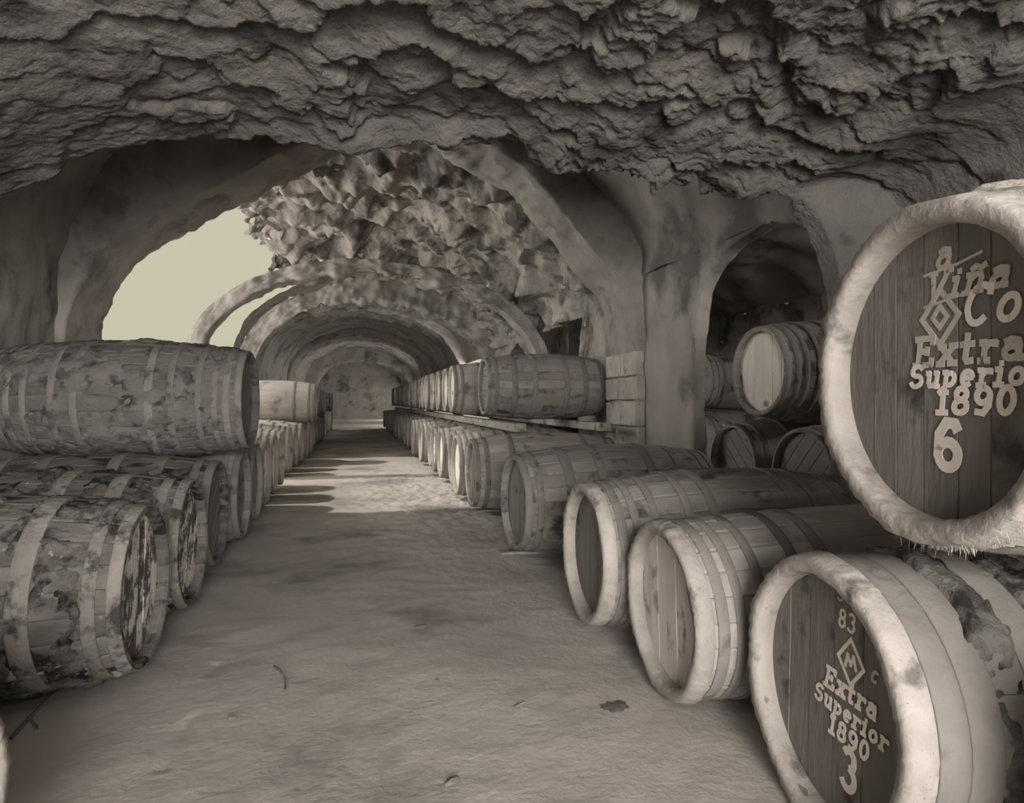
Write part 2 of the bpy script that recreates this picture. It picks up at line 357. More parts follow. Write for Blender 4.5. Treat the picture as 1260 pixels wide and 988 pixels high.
# ------------------------------------------------------------------ barrels
L0, RB, RH = 1.60, .43, .355
def prof(x, rb=RB, rh=RH, L=L0):
    u = 2 * x / L - 1
    return rh + (rb - rh) * (1 - abs(u) ** 2.1)
def axes(nx):
    return [L0 * (.5 - .5 * math.cos(PI * i / nx)) for i in range(nx + 1)]
NST = 24
def stave_mesh(rb=RB, rh=RH, nx=16):
    xs_ = [0, .012] + [L0 * k / nx for k in range(1, nx)] + [L0 - .012, L0]
    a = PI / NST * .98; th = .036; V = []; F = []
    for i, x in enumerate(xs_):
        r = prof(x, rb, rh); ri = r - th * (.55 if i in (0, len(xs_) - 1) else 1); ro = r - (.006 if i in (0, len(xs_) - 1) else 0)
        for rr, aa in ((ri, -a), (ro - .003, -a), (ro, -a * .8), (ro, a * .8), (ro - .003, a), (ri, a)):
            V.append((x, rr * math.sin(aa), rr * math.cos(aa)))
    n = 6
    for i in range(len(xs_) - 1):
        for j in range(n):
            F.append((i * n + j, i * n + (j + 1) % n, (i + 1) * n + (j + 1) % n, (i + 1) * n + j))
    F.append(tuple(range(n))[::-1]); F.append(tuple(range((len(xs_) - 1) * n, len(xs_) * n)))
    me = bpy.data.meshes.new('stave'); me.from_pydata(V, [], F); me.update(); return me
def ring_mesh(x0, x1, rb=RB, rh=RH, th=.005, seg=56, name='hoop'):
    V = []; F = []; xm = [x0, x0 + .003, (x0 + x1) / 2, x1 - .003, x1]
    for k in range(seg):
        a = 2 * PI * k / seg; wob = .0016 * math.sin(3 * a + x0 * 9)
        for i, x in enumerate(xm):
            r = prof(x, rb, rh) + (th if 0 < i < 4 else th * .5) + wob
            V.append((x, r * math.sin(a), r * math.cos(a)))
        for x in (x1, x0):
            r = prof(x, rb, rh) - .004; V.append((x, r * math.sin(a), r * math.cos(a)))
    n = 7
    for k in range(seg):
        for j in range(n):
            k2 = (k + 1) % seg; F.append((k * n + j, k * n + (j + 1) % n, k2 * n + (j + 1) % n, k2 * n + j))
    me = bpy.data.meshes.new(name); me.from_pydata(V, [], F)
    me.polygons.foreach_set('use_smooth', [True] * len(me.polygons)); me.update(); return me
def body_mesh(rb=RB, rh=RH, nx=14, nst=22):
    """grooved body of a distant barrel, both ends hollow up to the heads"""
    xs_ = [L0 * k / nx for k in range(nx + 1)]; V = []; F = []; rows = []
    seq = [(.055, -.036), (0, -.022)] + [(x, 0) for x in xs_] + [(L0, -.022), (L0 - .055, -.036)]
    seg = nst * 3
    for x, o in seq:
        for k in range(seg):
            a = 2 * PI * (k + .5 * (k % 3 == 1)) / seg; g = -.005 if (k % 3 == 0 and o == 0) else 0
            r = prof(x, rb, rh) + o + g; V.append((x, r * math.sin(a), r * math.cos(a)))
    for i in range(len(seq) - 1):
        for k in range(seg):
            k2 = (k + 1) % seg; F.append((i * seg + k, i * seg + k2, (i + 1) * seg + k2, (i + 1) * seg + k))
    me = bpy.data.meshes.new('body'); me.from_pydata(V, [], F)
    me.polygons.foreach_set('use_smooth', [True] * len(me.polygons)); me.update(); return me
def board_meshes(r, n, t=.02, gap=.002):
    """boards of a round head, clipped to the circle; board planes lie in y-z"""
    out = []; ws = [random.uniform(.85, 1.2) for _ in range(n)]; s = sum(ws); e = [-r]
    for w_ in ws: e.append(e[-1] + w_ / s * 2 * r)
    for a, b in zip(e[:-1], e[1:]):
        a2, b2 = a + gap, b - gap; pts = []
        m = 7; ysx = [a2 + (b2 - a2) * k / (m - 1) for k in range(m)]
        for y in ysx: pts.append((y, math.sqrt(max(r * r - y * y, 1e-6))))
        for y in ysx[::-1]: pts.append((y, -math.sqrt(max(r * r - y * y, 1e-6))))
        V = [(0, y, z) for y, z in pts] + [(t, y, z) for y, z in pts]; N_ = len(pts)
        F = [tuple(range(N_)), tuple(range(N_, 2 * N_))[::-1]] + [(i, i + N_, (i + 1) % N_ + N_, (i + 1) % N_) for i in range(N_)]
        me = bpy.data.meshes.new('head_board'); me.from_pydata(V, [], F); me.update(); out.append(me)
    return out
def disc_mesh(r, t=.02, n=6, seg=40):
    """head of a distant barrel: one mesh with recessed joints"""
    bm = bmesh.new()
    for me in board_meshes(r, n, t, .003): bm.from_mesh(me)
    me = bpy.data.meshes.new('head'); bm.to_mesh(me); bm.free(); return me
def crust_obj(parent, mat, thr, amp, seed, rb=RB, rh=RH, bands=None, side=None, name='crust', nx=150, na=190):
    """lumps of dried crust standing proud of the staves"""
    x = np.linspace(.02, L0 - .02, nx); a = np.linspace(0, 2 * PI, na)
    A_, X_ = np.meshgrid(a, x)
    r0 = rh + (rb - rh) * (1 - np.abs(2 * X_ / L0 - 1) ** 2.1)
    q = np.stack([X_ * 1.0, r0 * np.sin(A_), r0 * np.cos(A_)], -1)
    nz_ = fbm(q * 6 + seed, 4)
    h = (nz_ - thr) * amp + .25 * amp * fbm(q * 30 + seed, 2)
    if bands is not None:
        wgt = np.zeros_like(X_)
        Xn = X_ + .022 * fbm(q * 12 + seed, 3)
        for b0, b1 in bands: wgt = np.maximum(wgt, sstep(Xn, b0 - .01, b0 + .01) * (1 - sstep(Xn, b1 - .01, b1 + .01)))
        h = h * wgt - (1 - wgt) * .03
    if side is not None: h = h - .05 * (1 - side(np.sin(A_), np.cos(A_), X_))
    R_ = r0 + np.clip(h, -.012, .03)
    keep = h > -.008
    V = np.stack([X_, R_ * np.sin(A_), R_ * np.cos(A_)], -1).reshape(-1, 3)
    kk = keep.reshape(-1); F = [f for f in grid_faces(nx, na) if kk[list(f)].any()]
    used = sorted({i for f in F for i in f}); mp = {u: i for i, u in enumerate(used)}
    o = mesh_obj(name, V[used].tolist(), [tuple(mp[i] for i in f) for f in F], mat, parent)
    o['kind'] = 'stuff'; return o

RS = .385                                               # belly radius of the two slimmer casks
STAVE = stave_mesh(); STAVE_SLIM = stave_mesh(RS); STAVE_SLIM.name = 'stave_slim'; BODY = body_mesh()
HOOPSETS = {
    'wide': [(0.0, .05), (.085, .135), (.30, .375), (.56, .63)],
    'striped': [(0.0, .045), (.075, .12), (.15, .19), (.25, .29), (.42, .465), (.55, .60)],
    'six': [(0.0, .05), (.10, .15), (.36, .42)],
}
HOOPSETS['lettered'] = [(0.0, .05), (.064, .135), (.137, .215), (.30, .385), (.56, .64)]
HM = {}
for k_, hs in HOOPSETS.items():
    HM[k_] = [ring_mesh(a, b) for a, b in hs] + [ring_mesh(L0 - b, L0 - a) for a, b in hs]
HM_SLIM = {k_: [ring_mesh(a, b, RS) for a, b in HOOPSETS[k_]] + [ring_mesh(L0 - b, L0 - a, RS) for a, b in HOOPSETS[k_]] for k_ in ('lettered', 'striped')}
DISC = disc_mesh(RH - .030)
BOARDS = [board_meshes(RH - .030, 7), board_meshes(RH - .030, 6), board_meshes(RH - .030, 8)]
def mcopy(me, mat, cache={}):
    k = (me.name, mat.name)
    if k not in cache:
        c = me.copy(); c.materials.clear(); c.materials.append(mat); cache[k] = c
    return cache[k]

ROW_R = 'barrels in the lower row on the right'; ROW_L = 'barrels in the lower row on the left'
def barrel(side, xh, y, z, label, group, near=True, wood='wood_grey', hoop='hoop_mid', head='head_dark', hoops='wide', roll=0, yaw=0, scale=1.0, boards=0, tilt=0, name='barrel', chime=None, dark_hoops=(), slim=False):
    """side 'R': front head faces -X at xh; side 'L': front head faces +X at xh. z = height of the axis"""
    e = bpy.data.objects.new(name, None); C.objects.link(e)
    e.empty_display_size = .2
    rot = 0 if side == 'R' else PI
    e.location = (xh, y, z - RB * scale * math.cos(tilt)); e.rotation_euler = (0, tilt, rot + yaw); e.scale = (scale,) * 3
    tag(e, label, 'barrel', group)
    def put(nm, me, mat, x=0, r=0, sc3=None):
        o = bpy.data.objects.new(nm, mcopy(me, M[mat])); C.objects.link(o); o.parent = e
        o.location = (x, 0, RB); o.rotation_euler = (r, 0, 0)
        if sc3: o.scale = sc3
        return o
    if near:
        for k in range(NST):
            s = random.uniform(.995, 1.002)
            put('stave', STAVE_SLIM if slim else STAVE, wood, 0, roll + 2 * PI * k / NST, (1, s, s))
        for k, b in enumerate(BOARDS[boards]):
            put('head_board', b, head, .055 + random.uniform(-.002, .002), roll)
        put('back_head', DISC, head, L0 - .075, roll)
    else:
        put('body', BODY, wood, 0, roll)
        put('head', DISC, head, .05, roll); put('head', DISC, head, L0 - .07, roll)
    for k, hm in enumerate((HM_SLIM if slim else HM)[hoops]):
        if chime and k == 0: continue
        put('hoop', hm, 'hoop_dark' if k in dark_hoops else hoop, 0, roll)
    if chime:
        c = put('chime', ring_mesh(-.004, .03, th=.011, name='chime') if False else CHIME, chime, 0, roll)
    return e
def chime_mesh():
    V = []; F = []; seg = 140
    for k in range(seg):
        a = 2 * PI * k / seg; j = .003 * math.sin(7 * a) + random.uniform(-.0025, .0025)
        r = RH
        for x, rr in ((.054, r - .041), (.006, r - .040 + j), (-.008 + j, r - .032), (-.010 - j, r + .002 + j), (.004, r + .010 + j), (.05, prof(.05) + .010 + j), (.060, prof(.06) - .002)):
            V.append((x, rr * math.sin(a), rr * math.cos(a)))
    n = 7
    for k in range(seg):
        for j in range(n - 1):
            k2 = (k + 1) % seg; F.append((k * n + j, k * n + j + 1, k2 * n + j + 1, k2 * n + j))
    me = bpy.data.meshes.new('chime'); me.from_pydata(V, [], F)
    me.polygons.foreach_set('use_smooth', [True] * len(me.polygons)); me.update(); return me
CHIME = chime_mesh()

def child_of(e, o):
    o.parent = e; o.location = (0, 0, RB); return o
def fringe(e, n, a0, a1, seed, ln=.03, x0=0.0, x1=.05, mat='straw', name='fringe'):
    """fine fibres and cobweb hanging at the rim"""
    rnd = random.Random(seed); V = []; F = []
    for _ in range(n):
        a = rnd.uniform(a0, a1); x = rnd.uniform(x0, x1); r = prof(x) + .006
        p = Vector((x, r * math.sin(a), r * math.cos(a)))
        out = Vector((rnd.uniform(-.6, .3), math.sin(a) + rnd.uniform(-.7, .7), math.cos(a) + rnd.uniform(-.9, .3))).normalized()
        l = rnd.uniform(.3, 1) * ln; t = Vector((rnd.uniform(-1, 1), rnd.uniform(-1, 1), rnd.uniform(-1, 1))).normalized() * .0006
        b = len(V); mid = p + out * l * .6 + Vector((0, 0, -.1 * l)); end = p + out * l + Vector((0, 0, -.35 * l))
        V += [p - t, p + t, mid + t, mid - t, end]; F += [(b, b + 1, b + 2, b + 3), (b + 3, b + 2, b + 4)]
    o = mesh_obj(name, V, F, M[mat], e, False); o.location = (0, 0, RB); o['kind'] = 'stuff'; return o

def ord_(n): return ['', 'first', 'second', 'third', 'fourth', 'fifth', 'sixth', 'seventh', 'eighth', 'ninth', 'tenth', 'eleventh', 'twelfth', 'thirteenth', 'fourteenth', 'fifteenth', 'sixteenth', 'seventeenth', 'eighteenth', 'nineteenth', 'twentieth', 'twenty-first', 'twenty-second', 'twenty-third', 'twenty-fourth', 'twenty-fifth', 'twenty-sixth', 'twenty-seventh', 'twenty-eighth', 'twenty-ninth', 'thirtieth'][n]

# ---- left row, floor
b0 = barrel('L', -.742, 1.28, .40, 'pale barrel end just showing at the lower left corner of the picture', ROW_L, wood='wood_pale', hoop='hoop_pale', head='head_pale', chime='chime_pale', scale=.94)
l1 = barrel('L', -.87, 3.06, .41, 'front crusted barrel on the left floor with white flaking on its end', ROW_L, wood='wood_dark', hoop='hoop_crusty', head='head_flaky', roll=.1, scale=.955, yaw=.0)
l2 = barrel('L', -.88, 3.91, .415, 'crusted barrel with a pale streak on its end, directly behind the front left one', ROW_L, wood='wood_dark', hoop='hoop_crusty', head='head_flaky', roll=.5, boards=1, scale=.965)
l3 = barrel('L', -.92, 4.80, .43, 'third floor barrel on the left, below the big barrel lying on top', ROW_L, wood='wood_dark', hoop='hoop_mid', head='head_dark', roll=.9, boards=2, scale=.985)
for e, s in ((l1, 1), (l2, 2)):
    c = crust_obj(e, M['crust_dark'], .02, .035, s * 7.7, bands=[(.14, .295), (.38, .555), (.635, .96), (1.04, 1.22), (1.31, 1.46)]); c.location = (0, 0, RB)
    c = crust_obj(e, M['crust_pale'], .50, .045, s * 5.1 + 3, side=lambda s_, c_, x_: sstep(-c_, -.1, .7) * .6 + .4, name='mould'); c.location = (0, 0, RB)
ltop = barrel('L', -.78, 5.25, 1.215, 'big mouldy barrel lying on top of the left row against the bright sky', 'barrels of the upper tier on the left', wood='wood_top', hoop='hoop_top', head='head_dark', hoops='striped', roll=.2, scale=1.02, yaw=-.035)
c = crust_obj(ltop, M['wood_top'], .1, .022, 31.0); c.location = (0, 0, RB)
yl = 5.72; n_ = 4
XL = {4: -.90, 5: -.92, 6: -.94, 7: -.96}
while yl < 29.2:
    lit = 7.2 < yl < 14.2
    barrel('L', XL.get(n_, -.98 + .10 * (yl > 9) * math.sin(yl) * .4), yl, .43,
           f'{ord_(n_)} barrel from the front in the left floor row' if n_ <= 30 else 'barrel at the far end of the left floor row', ROW_L, near=yl < 6.2,
           wood='wood_grey' if yl < 8 else 'wood_far', hoop='hoop_mid' if yl < 8 else 'hoop_pale', head='head_dark' if yl < 7 else 'head_pale', hoops=random.choice(['wide', 'striped', 'six']), roll=random.uniform(0, 6))
    yl += .885; n_ += 1
    if 9.4 < yl < 10.6: yl = 10.9                    # gap between two stacks
n_ = 1
for y in (13.11, 19.31, 20.19, 21.08, 28.16):
    barrel('L', -.75 if y < 14 else -.95, y, 1.18, ['', 'sunlit pale barrel on top of the far left stack', 'nearest of the four dim barrels on top of the left row far back', 'second of the four dim barrels on top of the left row far back', 'third of the four dim barrels on top of the left row far back', 'farthest of the four dim barrels on top of the left row'][n_],
           'barrels of the upper tier on the left', near=False, wood='wood_pale' if y < 14 else 'wood_far', hoop='hoop_mid', head='head_pale', hoops='six', roll=random.uniform(0, 6)); n_ += 1

# ---- right row, floor
r0 = barrel('R', 1.245, 1.555, .38, 'big barrel at lower right with dark end lettered Extra Superior 1890 and a 3', ROW_R, wood='wood_grey', hoop='hoop_pale', head='head_dark', hoops='lettered', chime='chime_pale', scale=1.035, boards=1, yaw=-.12, tilt=.02, slim=True)
c = crust_obj(r0, M['crust_dark'], -.45, .03, 44.0, rb=RS, bands=[(.21, .295), (.385, .55), (.64, .95)]); c.location = (0, 0, RB)
c = crust_obj(r0, M['crust_pale'], .25, .05, 47.0, rb=RS, side=lambda s_, c_, x_: sstep(-c_, .2, .75) * (x_ < .62), name='mould'); c.location = (0, 0, RB)
r1 = barrel('R', 1.20, 2.375, .365, 'clean pale striped barrel with a light plain end, beside the lettered one', ROW_R, wood='wood_pale', hoop='hoop_pale', head='head_pale', hoops='striped', chime='chime_pale', dark_hoops=(4,), scale=.95, yaw=-.05, tilt=-.025, slim=True)
r2 = barrel('R', 1.14, 3.14, .42, 'grey barrel with shaded deep-set end, behind the pale striped one', ROW_R, wood='wood_grey', hoop='hoop_pale', head='head_dark', hoops='striped', chime='chime_pale', boards=2, scale=.975, yaw=-.04, tilt=0)
r3 = barrel('R', 1.165, 4.78, .43, 'grey barrel standing apart after the gap in the right floor row', ROW_R, wood='wood_grey', hoop='hoop_mid', head='head_dark', hoops='wide', yaw=.04)
r4 = barrel('R', 1.20, 6.85, .43, 'barrel behind the apart one in the right floor row, resting on a wood strip', ROW_R, wood='wood_far', hoop='hoop_mid', head='head_dark', hoops='six')
rn = barrel('R', 1.22, .50, .43, 'barrel under the numbered one nearest the camera, at the right edge', ROW_R, near=False, wood='wood_grey', hoop='hoop_mid', head='head_dark', scale=1.0, yaw=-.16)
yl = 7.75; n_ = 6
while yl < 29.2:
    barrel('R', 1.22 + .05 * math.sin(yl * 3), yl, .43, f'{ord_(n_)} barrel from the camera in the right floor row' if n_ <= 30 else 'barrel at the far end of the right floor row', ROW_R, near=False, wood='wood_far', hoop='hoop_pale', head='head_pale', hoops=random.choice(['wide', 'striped', 'six']), roll=random.uniform(0, 6))
    yl += .885; n_ += 1
# ---- right upper tier
top6 = barrel('R', 1.172, 1.135, 1.262, 'large barrel at right with pale rim, painted 6 and 1890 on its end', 'barrels of the upper tier on the right', wood='wood_pale', hoop='hoop_pale', head='head_dark', hoops='six', chime='chime_pale', boards=0, scale=1.0, yaw=-.14)
c = crust_obj(top6, M['crust_pale'], -.15, .03, 60.0, side=lambda s_, c_, x_: sstep(c_, -.2, .5) * sstep(x_, .04, .09), name='mould'); c.location = (0, 0, RB)
yl = 8.1; n_ = 1; ups = []
for y, x in ((8.1, 1.58), (9.9, 1.43), (10.8, 1.45), (11.7, 1.44), (12.6, 1.45), (13.5, 1.42), (14.4, 1.44), (15.4, 1.47), (16.3, 1.45), (17.2, 1.47), (18.1, 1.45), (19.0, 1.48), (20.0, 1.46), (21.0, 1.49), (22.0, 1.46), (24.0, 1.5), (26.0, 1.46), (28.0, 1.5)):
    barrel('R', x, y, 1.395, 'long grey barrel in the upper tier beside the lit stone pier' if n_ == 1 else f'{ord_(n_)} barrel along the upper tier on the right', 'barrels of the upper tier on the right', near=n_ == 1, wood='wood_grey' if n_ == 1 else 'wood_far', hoop='hoop_mid' if n_ == 1 else 'hoop_pale', head='head_dark' if n_ == 1 else 'head_pale', hoops='wide' if n_ == 1 else 'six', roll=random.uniform(0, 6)); n_ += 1
# timbers that carry the upper tier
for x, lab in ((1.72, 'long timber runner under the aisle ends of the upper right barrels'), (2.7, 'long timber runner under the back ends of the upper right barrels')):
    o = link('timber_runner', box_mesh('timber_runner', x - .07, x + .07, 6.7, 28.6, .870, .960), M['timber']); tag(o, lab, 'timber', 'timbers under the upper tier')

# ---- side aisle
G3 = 'barrels in the side aisle'
barrel('R', 3.28, 4.76, 1.455, 'pale-ended barrel seen through the dark side arch, on the upper tier', G3, wood='wood_grey', hoop='hoop_mid', head='head_pale', hoops='striped', boards=1, scale=1.04)
for (x, y, z, hd, lab) in ((3.32, 5.20, .63, 'head_dark', 'low dim barrel under the left edge of the pale-ended side aisle barrel'),
                           (3.35, 4.31, .63, 'head_dark', 'low dim barrel under the right side of the pale-ended side aisle barrel'),
                           
                           (4.95, 9.0, .63, 'head_pale', 'small far barrel low in the side aisle, against the arch jamb'),
                           (5.0, 9.0, 1.50, 'head_pale', 'small far barrel higher up in the side aisle, against the arch jamb'),
                           (3.14, 8.0, 1.49, 'head_pale', 'barrel with a bright end showing just left of the lit stone pier'),
                           (3.2, 8.0, .63, 'head_pale', 'low barrel in the side opening left of the lit stone pier')):
    barrel('R', x, y, z, lab, G3, near=False, wood='wood_grey', hoop='hoop_mid', head=hd, hoops='six', roll=random.uniform(0, 6))
# ------------------------------------------------------------------ painted lettering
def arc(cx, cy, rx, ry, a0, a1, n=9):
    return [(cx + rx * math.cos(math.radians(a0 + (a1 - a0) * k / n)), cy + ry * math.sin(math.radians(a0 + (a1 - a0) * k / n))) for k in range(n + 1)]
# brush letters with slab feet: width, strokes; x-height .62, cap height 1
GL = {
 'E': (.68, [[(.14, 0), (.14, 1)], [(.0, 0), (.62, 0), (.62, .2)], [(.0, 1), (.60, 1), (.60, .8)], [(.14, .52), (.44, .52)], [(.44, .42), (.44, .62)]]),
 'x': (.58, [[(.08, 0), (.5, .62)], [(.08, .62), (.5, 0)], [(.0, 0), (.2, 0)], [(.38, 0), (.6, 0)], [(.0, .62), (.2, .62)], [(.38, .62), (.58, .62)]]),
 't': (.42, [[(.16, .95), (.16, .14), (.22, .02), (.36, .04)], [(.0, .62), (.36, .62)]]),
 'r': (.46, [[(.12, 0), (.12, .62)], [(.0, 0), (.26, 0)], [(.0, .62), (.12, .62)], [(.12, .42), (.24, .58), (.42, .58), (.42, .5)]]),
 'a': (.54, [arc(.26, .22, .19, .20, 0, 360, 14), [(.08, .56), (.22, .63), (.40, .58), (.44, .40), (.44, .02), (.54, .02)]]),
 'S': (.62, [arc(.31, .74, .23, .23, 20, 250, 9) + arc(.31, .27, .25, .25, 80, -170, 11)]),
 'u': (.58, [[(.0, .62), (.12, .62), (.12, .18), (.2, .03), (.36, .04), (.46, .18)], [(.46, .62), (.46, 0), (.58, 0)], [(.36, .62), (.46, .62)]]),
 'p': (.56, [[(.0, .62), (.12, .62), (.12, -.28)], [(.0, -.28), (.26, -.28)], arc(.28, .31, .19, .27, 150, -150, 12)]),
 'e': (.54, [[(.08, .32), (.46, .34)] + arc(.27, .32, .20, .29, 5, 310, 13)]),
 'i': (.30, [[(.0, .62), (.14, .62), (.14, 0)], [(.0, 0), (.28, 0)], [(.12, .86), (.17, .86)]]),
 'o': (.54, [arc(.27, .31, .20, .28, 0, 360, 14)]),
 'n': (.60, [[(.0, .62), (.12, .62), (.12, 0)], [(.0, 0), (.24, 0)], [(.12, .44), (.26, .6), (.42, .58), (.48, .44), (.48, 0)], [(.38, 0), (.60, 0)]]),
 'V': (.74, [[(.1, 1), (.37, 0), (.64, 1)], [(.0, 1), (.22, 1)], [(.52, 1), (.76, 1)]]),
 'C': (.66, [arc(.36, .5, .28, .46, 45, 315, 14), [(.58, .98), (.58, .74)]]),
 'c': (.50, [arc(.26, .31, .20, .28, 45, 315, 11)]),
 '1': (.42, [[(.04, .8), (.2, .98), (.2, 0)], [(.02, 0), (.38, 0)]]),
 '8': (.60, [arc(.3, .74, .19, .22, 0, 360, 13), arc(.3, .26, .23, .25, 0, 360, 14)]),
 '9': (.60, [arc(.3, .68, .22, .28, 0, 360, 14), [(.52, .68), (.50, .3), (.34, .02), (.12, .06)]]),
 '0': (.58, [arc(.29, .5, .22, .46, 0, 360, 16)]),
 '6': (.62, [arc(.31, .28, .24, .27, 0, 360, 15), [(.07, .3), (.10, .7), (.28, .96), (.48, .94), (.52, .84)]]),
 '3': (.58, [arc(.26, .74, .22, .23, 150, -80, 10), arc(.26, .26, .26, .27, 85, -155, 11)]),
}
def text_part(e, s_, y, z, size, mat, shear=.15, bold=.012, sx=1.0, x=.0505, name='lettering'):
    """y = offset to the viewer's right, z = height of the letters' middle above the head's centre"""
    adv = []; cur = 0
    for ch in s_:
        adv.append(cur); cur += GL.get('n' if ch == 'ñ' else ch, (.4,))[0] + .16
    cur -= .16; V = []; F = []; wd = (.110 + bold * 1.6) * size; k_ = 0; h = size * (.80 if len(s_) < 3 else .66)
    for ch, a in zip(s_, adv):
        g = GL['n' if ch == 'ñ' else ch][1] + ([[(.1, .8), (.2, .88), (.36, .8), (.48, .88)]] if ch == 'ñ' else [])
        for pl in g:
            P_ = [Vector(((a + p_[0] - cur / 2) * size * sx * .86 + shear * (p_[1] - .5) * size, (p_[1] - .45) * h)) for p_ in pl]
            for p_, q_ in zip(P_[:-1], P_[1:]):
                dd_ = q_ - p_
                if dd_.length < 1e-6: continue
                dd_.normalize(); nn_ = Vector((-dd_.y, dd_.x)) * wd / 2; p2 = p_ - dd_ * wd * (.3 if len(P_) < 7 else .08); q2 = q_ + dd_ * wd * (.3 if len(P_) < 7 else .08)
                k_ += 1; off = -.00012 * (k_ % 9); b_ = len(V)
                for dx in (.0012, 0):
                    for c_ in (p2 - nn_, p2 + nn_, q2 + nn_, q2 - nn_): V.append((dx + off, -c_.x - y, c_.y + z))
                F += [(b_ + 4, b_ + 5, b_ + 6, b_ + 7), (b_, b_ + 1, b_ + 5, b_ + 4), (b_ + 1, b_ + 2, b_ + 6, b_ + 5), (b_ + 2, b_ + 3, b_ + 7, b_ + 6), (b_ + 3, b_, b_ + 4, b_ + 7)]
    o = mesh_obj(name, V, F, M[mat], e, False); o.location = (x, 0, RB); return o
def stroke_part(e, pts, wd, mat, x=.0515, name='emblem', closed=False):
    V = []; F = []; n = len(pts); rng = range(n if closed else n - 1)
    for i in rng:
        a = Vector(pts[i]); b = Vector(pts[(i + 1) % n]); d_ = (b - a).normalized(); p_ = Vector((-d_.y, d_.x)) * wd / 2; a = a - d_ * wd * .4; b = b + d_ * wd * .4
        k = len(V)
        for dx in (0, .0012):
            for q_ in (a - p_, a + p_, b + p_, b - p_): V.append((dx - .0003 * (i % 2), -q_.x, q_.y))
        F += [(k, k + 1, k + 2, k + 3), (k + 7, k + 6, k + 5, k + 4), (k, k + 4, k + 5, k + 1), (k + 1, k + 5, k + 6, k + 2), (k + 2, k + 6, k + 7, k + 3), (k + 3, k + 7, k + 4, k)]
    o = mesh_obj(name, V, F, M[mat], e, False); o.location = (x, 0, RB); return o
def patch_part(e, pts, mat, x=.0522, name='paint_wash'):
    V = [(0, -a, b) for a, b in pts]; o = mesh_obj(name, V, [tuple(range(len(V)))], M[mat], e, False); o.location = (x, 0, RB); return o

def diamond(e, cx, cz, r, wd, mat):
    stroke_part(e, [(cx - r, cz), (cx, cz + r * 1.15), (cx + r, cz), (cx, cz - r * 1.15)], wd, mat, closed=True)
def text_up(e, t_, y, z, *a_, **k_): return text_part(e, t_, y + .022, z + .018, *a_, **k_)
# end with the 3   (u to the viewer's right, v up, metres on the head)
text_up(r0, 'S', .010, .255, .04, 'paint_worn', .3)
text_up(r0, '83', .036, .195, .060, 'paint', .1)
diamond(r0, .074, .112, .052, .010, 'paint')
stroke_part(r0, [(.052, .096), (.062, .128), (.074, .104), (.086, .130), (.096, .098)], .009, 'paint')
text_up(r0, 'c', .150, .102, .06, 'paint_worn', .2)
text_up(r0, 'Extra', .052, .015, .080, 'paint', .18, .02, .92)
text_up(r0, 'Superior', .050, -.045, .070, 'paint', .18, .02, .95)
text_up(r0, '1890', .050, -.105, .075, 'paint', .12, .02, .92)
text_up(r0, '3', .055, -.190, .13, 'paint', .05, .03, .9)
# end with the 6
text_part(top6, 'a', 0.017, .252, .080, 'paint_worn', .2, .02, 1.1)
text_part(top6, 'Viña', 0.072, .185, .085, 'paint_worn', .25, .02, 1.1)
stroke_part(top6, [(-.045, .217), (.05, .225), (.11, .236)], .006, 'paint_worn', name='underline')
stroke_part(top6, [(-.045, .147), (.05, .158), (.15, .166)], .006, 'paint_worn', name='underline')
text_part(top6, 'Co', 0.137, .128, .100, 'paint', .2, .02, 1.15)
patch_part(top6, [(-.085, .145), (.04, .15), (.045, .04), (.02, -.02), (-.06, -.03), (-.082, .05)], 'paint_faint', .0535)
diamond(top6, .000, .120, .052, .013, 'paint_worn')
stroke_part(top6, [(-.020, .120), (.0, .144), (.020, .120), (.0, .098), (-.020, .120)], .011, 'paint_worn')
text_part(top6, 'Extra', 0.067, .045, .088, 'paint_worn', .1, .03, 1.1)
text_part(top6, 'Superior', 0.082, -.008, .072, 'paint', .12, .03, 1.05)
text_part(top6, '1890', 0.092, -.062, .080, 'paint', .08, .035, 1.05)
text_part(top6, '6', 0.024, -.158, .125, 'paint', .0, .05, 1.05)
fringe(top6, 900, PI * .55, PI * 1.5, 1, .014)
fringe(top6, 160, PI * .4, PI * 1.6, 2, .028)
fringe(r0, 600, 0, 2 * PI, 3, .011)
fringe(r2, 260, 0, 2 * PI, 4, .03)
fringe(r1, 120, 0, 2 * PI, 5, .025)

# ------------------------------------------------------------------ small things on the floor
def chip(name, x, y, lx, ly, h, ang, mat, label, cat, seed, group=None, z=.0):
    rnd = random.Random(seed); n = 26 if 'stain' in name else 11; V = []; F = []
    for k in range(n):
        a = 2 * PI * k / n; r = rnd.uniform(.7, 1.1)
        V.append((lx / 2 * r * math.cos(a), ly / 2 * r * math.sin(a), 0))
    for k in range(n): V.append((V[k][0] * .6, V[k][1] * .6, h * rnd.uniform(.6, 1)))
    V.append((0, 0, h))
    for k in range(n):
        k2 = (k + 1) % n; F += [(k, k2, n + k2, n + k), (n + k, n + k2, 2 * n)]
    o = mesh_obj(name, V, F, M[mat]); o.location = (x, y, .002 + z); o.rotation_euler = (0, 0, ang); tag(o, label, cat, group); return o
def ground(px, py, h=1.2):
    th = math.atan(192 / 790); u = px - 630; t = h / (py - 494)
    return t * (u * math.cos(th) + 790 * math.sin(th)), t * (790 * math.cos(th) - u * math.sin(th))
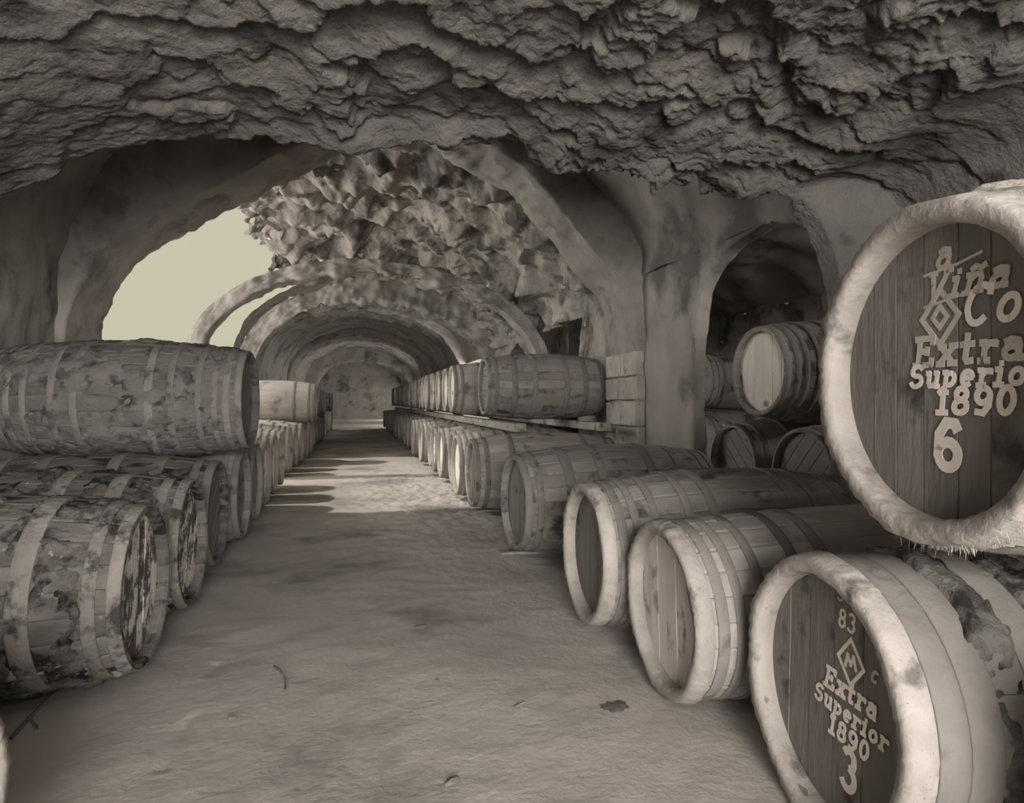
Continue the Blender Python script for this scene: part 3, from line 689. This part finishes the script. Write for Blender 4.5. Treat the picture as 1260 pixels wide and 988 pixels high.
for px, py, lx, ly, ang, nm, mat, lab, cat in (
        (556, 962, .07, .035, .7, 'wood_chip', 'debris', 'dark wood chip on the floor at the bottom middle', 'chip'),
        (518, 771, .085, .05, .1, 'dirt_clod', 'debris', 'dark dirt clod on the floor in the middle of the aisle', 'clod'),
        (538, 838, .035, .02, .4, 'dirt_clod', 'debris', 'small clod just below the middle of the aisle floor', 'clod'),
        (640, 868, .12, .02, .5, 'wood_splinter', 'debris', 'thin splinter on the floor right of the aisle centre', 'splinter'),
        (286, 884, .04, .02, .2, 'dirt_clod', 'debris', 'small clod on the floor in front of the crusted left barrel', 'clod')):
    x, y = ground(px, py); chip(nm, x, y, lx, ly, .008, ang, mat, lab, cat, int(px))
x, y = ground(757, 869); chip('damp_stain', x, y, .13, .10, .003, .2, 'stain', 'dark damp spot on the floor before the pale striped barrel', 'stain', 3)
# bent sliver
def tube(name, pts, r, mat, label=None, cat=None, seg=6, parent=None):
    cu = bpy.data.curves.new(name, 'CURVE'); cu.dimensions = '3D'; cu.bevel_depth = r; cu.bevel_resolution = 1
    sp = cu.splines.new('POLY'); sp.points.add(len(pts) - 1)
    for p_, q_ in zip(sp.points, pts): p_.co = (*q_, 1)
    t = bpy.data.objects.new(name, cu); C.objects.link(t)
    me = bpy.data.meshes.new_from_object(t.evaluated_get(bpy.context.evaluated_depsgraph_get())); bpy.data.objects.remove(t); me.name = name
    o = link(name, me, M[mat], parent)
    if label: tag(o, label, cat)
    return o
pts = [(*ground(px, py), .008 + .004 * k) for k, (px, py) in enumerate(((337, 822), (344, 828), (350, 838), (351, 853)))]
tube('bent_sliver', pts, .005, 'debris', 'bent wooden sliver on the aisle floor, left of centre', 'sliver')
pts = [(*ground(px, py), .006) for px, py in ((12, 912), (25, 898), (36, 886), (48, 874), (60, 862), (72, 852))]
tube('twig', pts, .009, 'stain', 'dark twig on the floor beneath the crusted front left barrel', 'twig')
pts = [(*ground(px, py), .006) for px, py in ((36, 886), (44, 895), (45, 900))]
tube('twig_fork', pts, .006, 'stain', None, None, parent=bpy.data.objects['twig'])
# strips under two right barrels
for px0, py0, px1, py1, lab in ((618, 682, 668, 680, 'pale wood strip under the end of the barrel standing apart'), (568, 631, 615, 631, 'pale wood strip under the barrel beyond the gap')):
    a = ground(px0, py0); b = ground(px1, py1)
    o = link('wood_strip', box_mesh('wood_strip', a[0] - .02, b[0] + .02, a[1] - .06, a[1] + .06, .0, .028, .003), M['timber']); tag(o, lab, 'strip', 'wood strips under the right row')
# straw and litter in front of the right row
rnd = random.Random(9); V = []; F = []
for _ in range(2600):
    y_ = rnd.gauss(6.2, 2.0)
    if not 3.4 < y_ < 11: continue
    x_ = 1.15 - abs(rnd.gauss(0, .30)); a = rnd.uniform(0, PI); l = rnd.uniform(.02, .07); hgt = rnd.uniform(.002, .02)
    dx, dy = math.cos(a) * l / 2, math.sin(a) * l / 2; w_ = .0022; k = len(V); zz = .012
    V += [(x_ - dx, y_ - dy, zz), (x_ + dx, y_ + dy, zz + hgt), (x_ + dx - w_ * dy / l * 2, y_ + dy + w_ * dx / l * 2, zz + hgt), (x_ - dx - w_ * dy / l * 2, y_ - dy + w_ * dx / l * 2, zz)]
    F.append((k, k + 1, k + 2, k + 3))
o = mesh_obj('straw_litter', V, F, M['straw'], None, False); tag(o, 'loose straw scattered along the foot of the right row', 'straw'); o['kind'] = 'stuff'
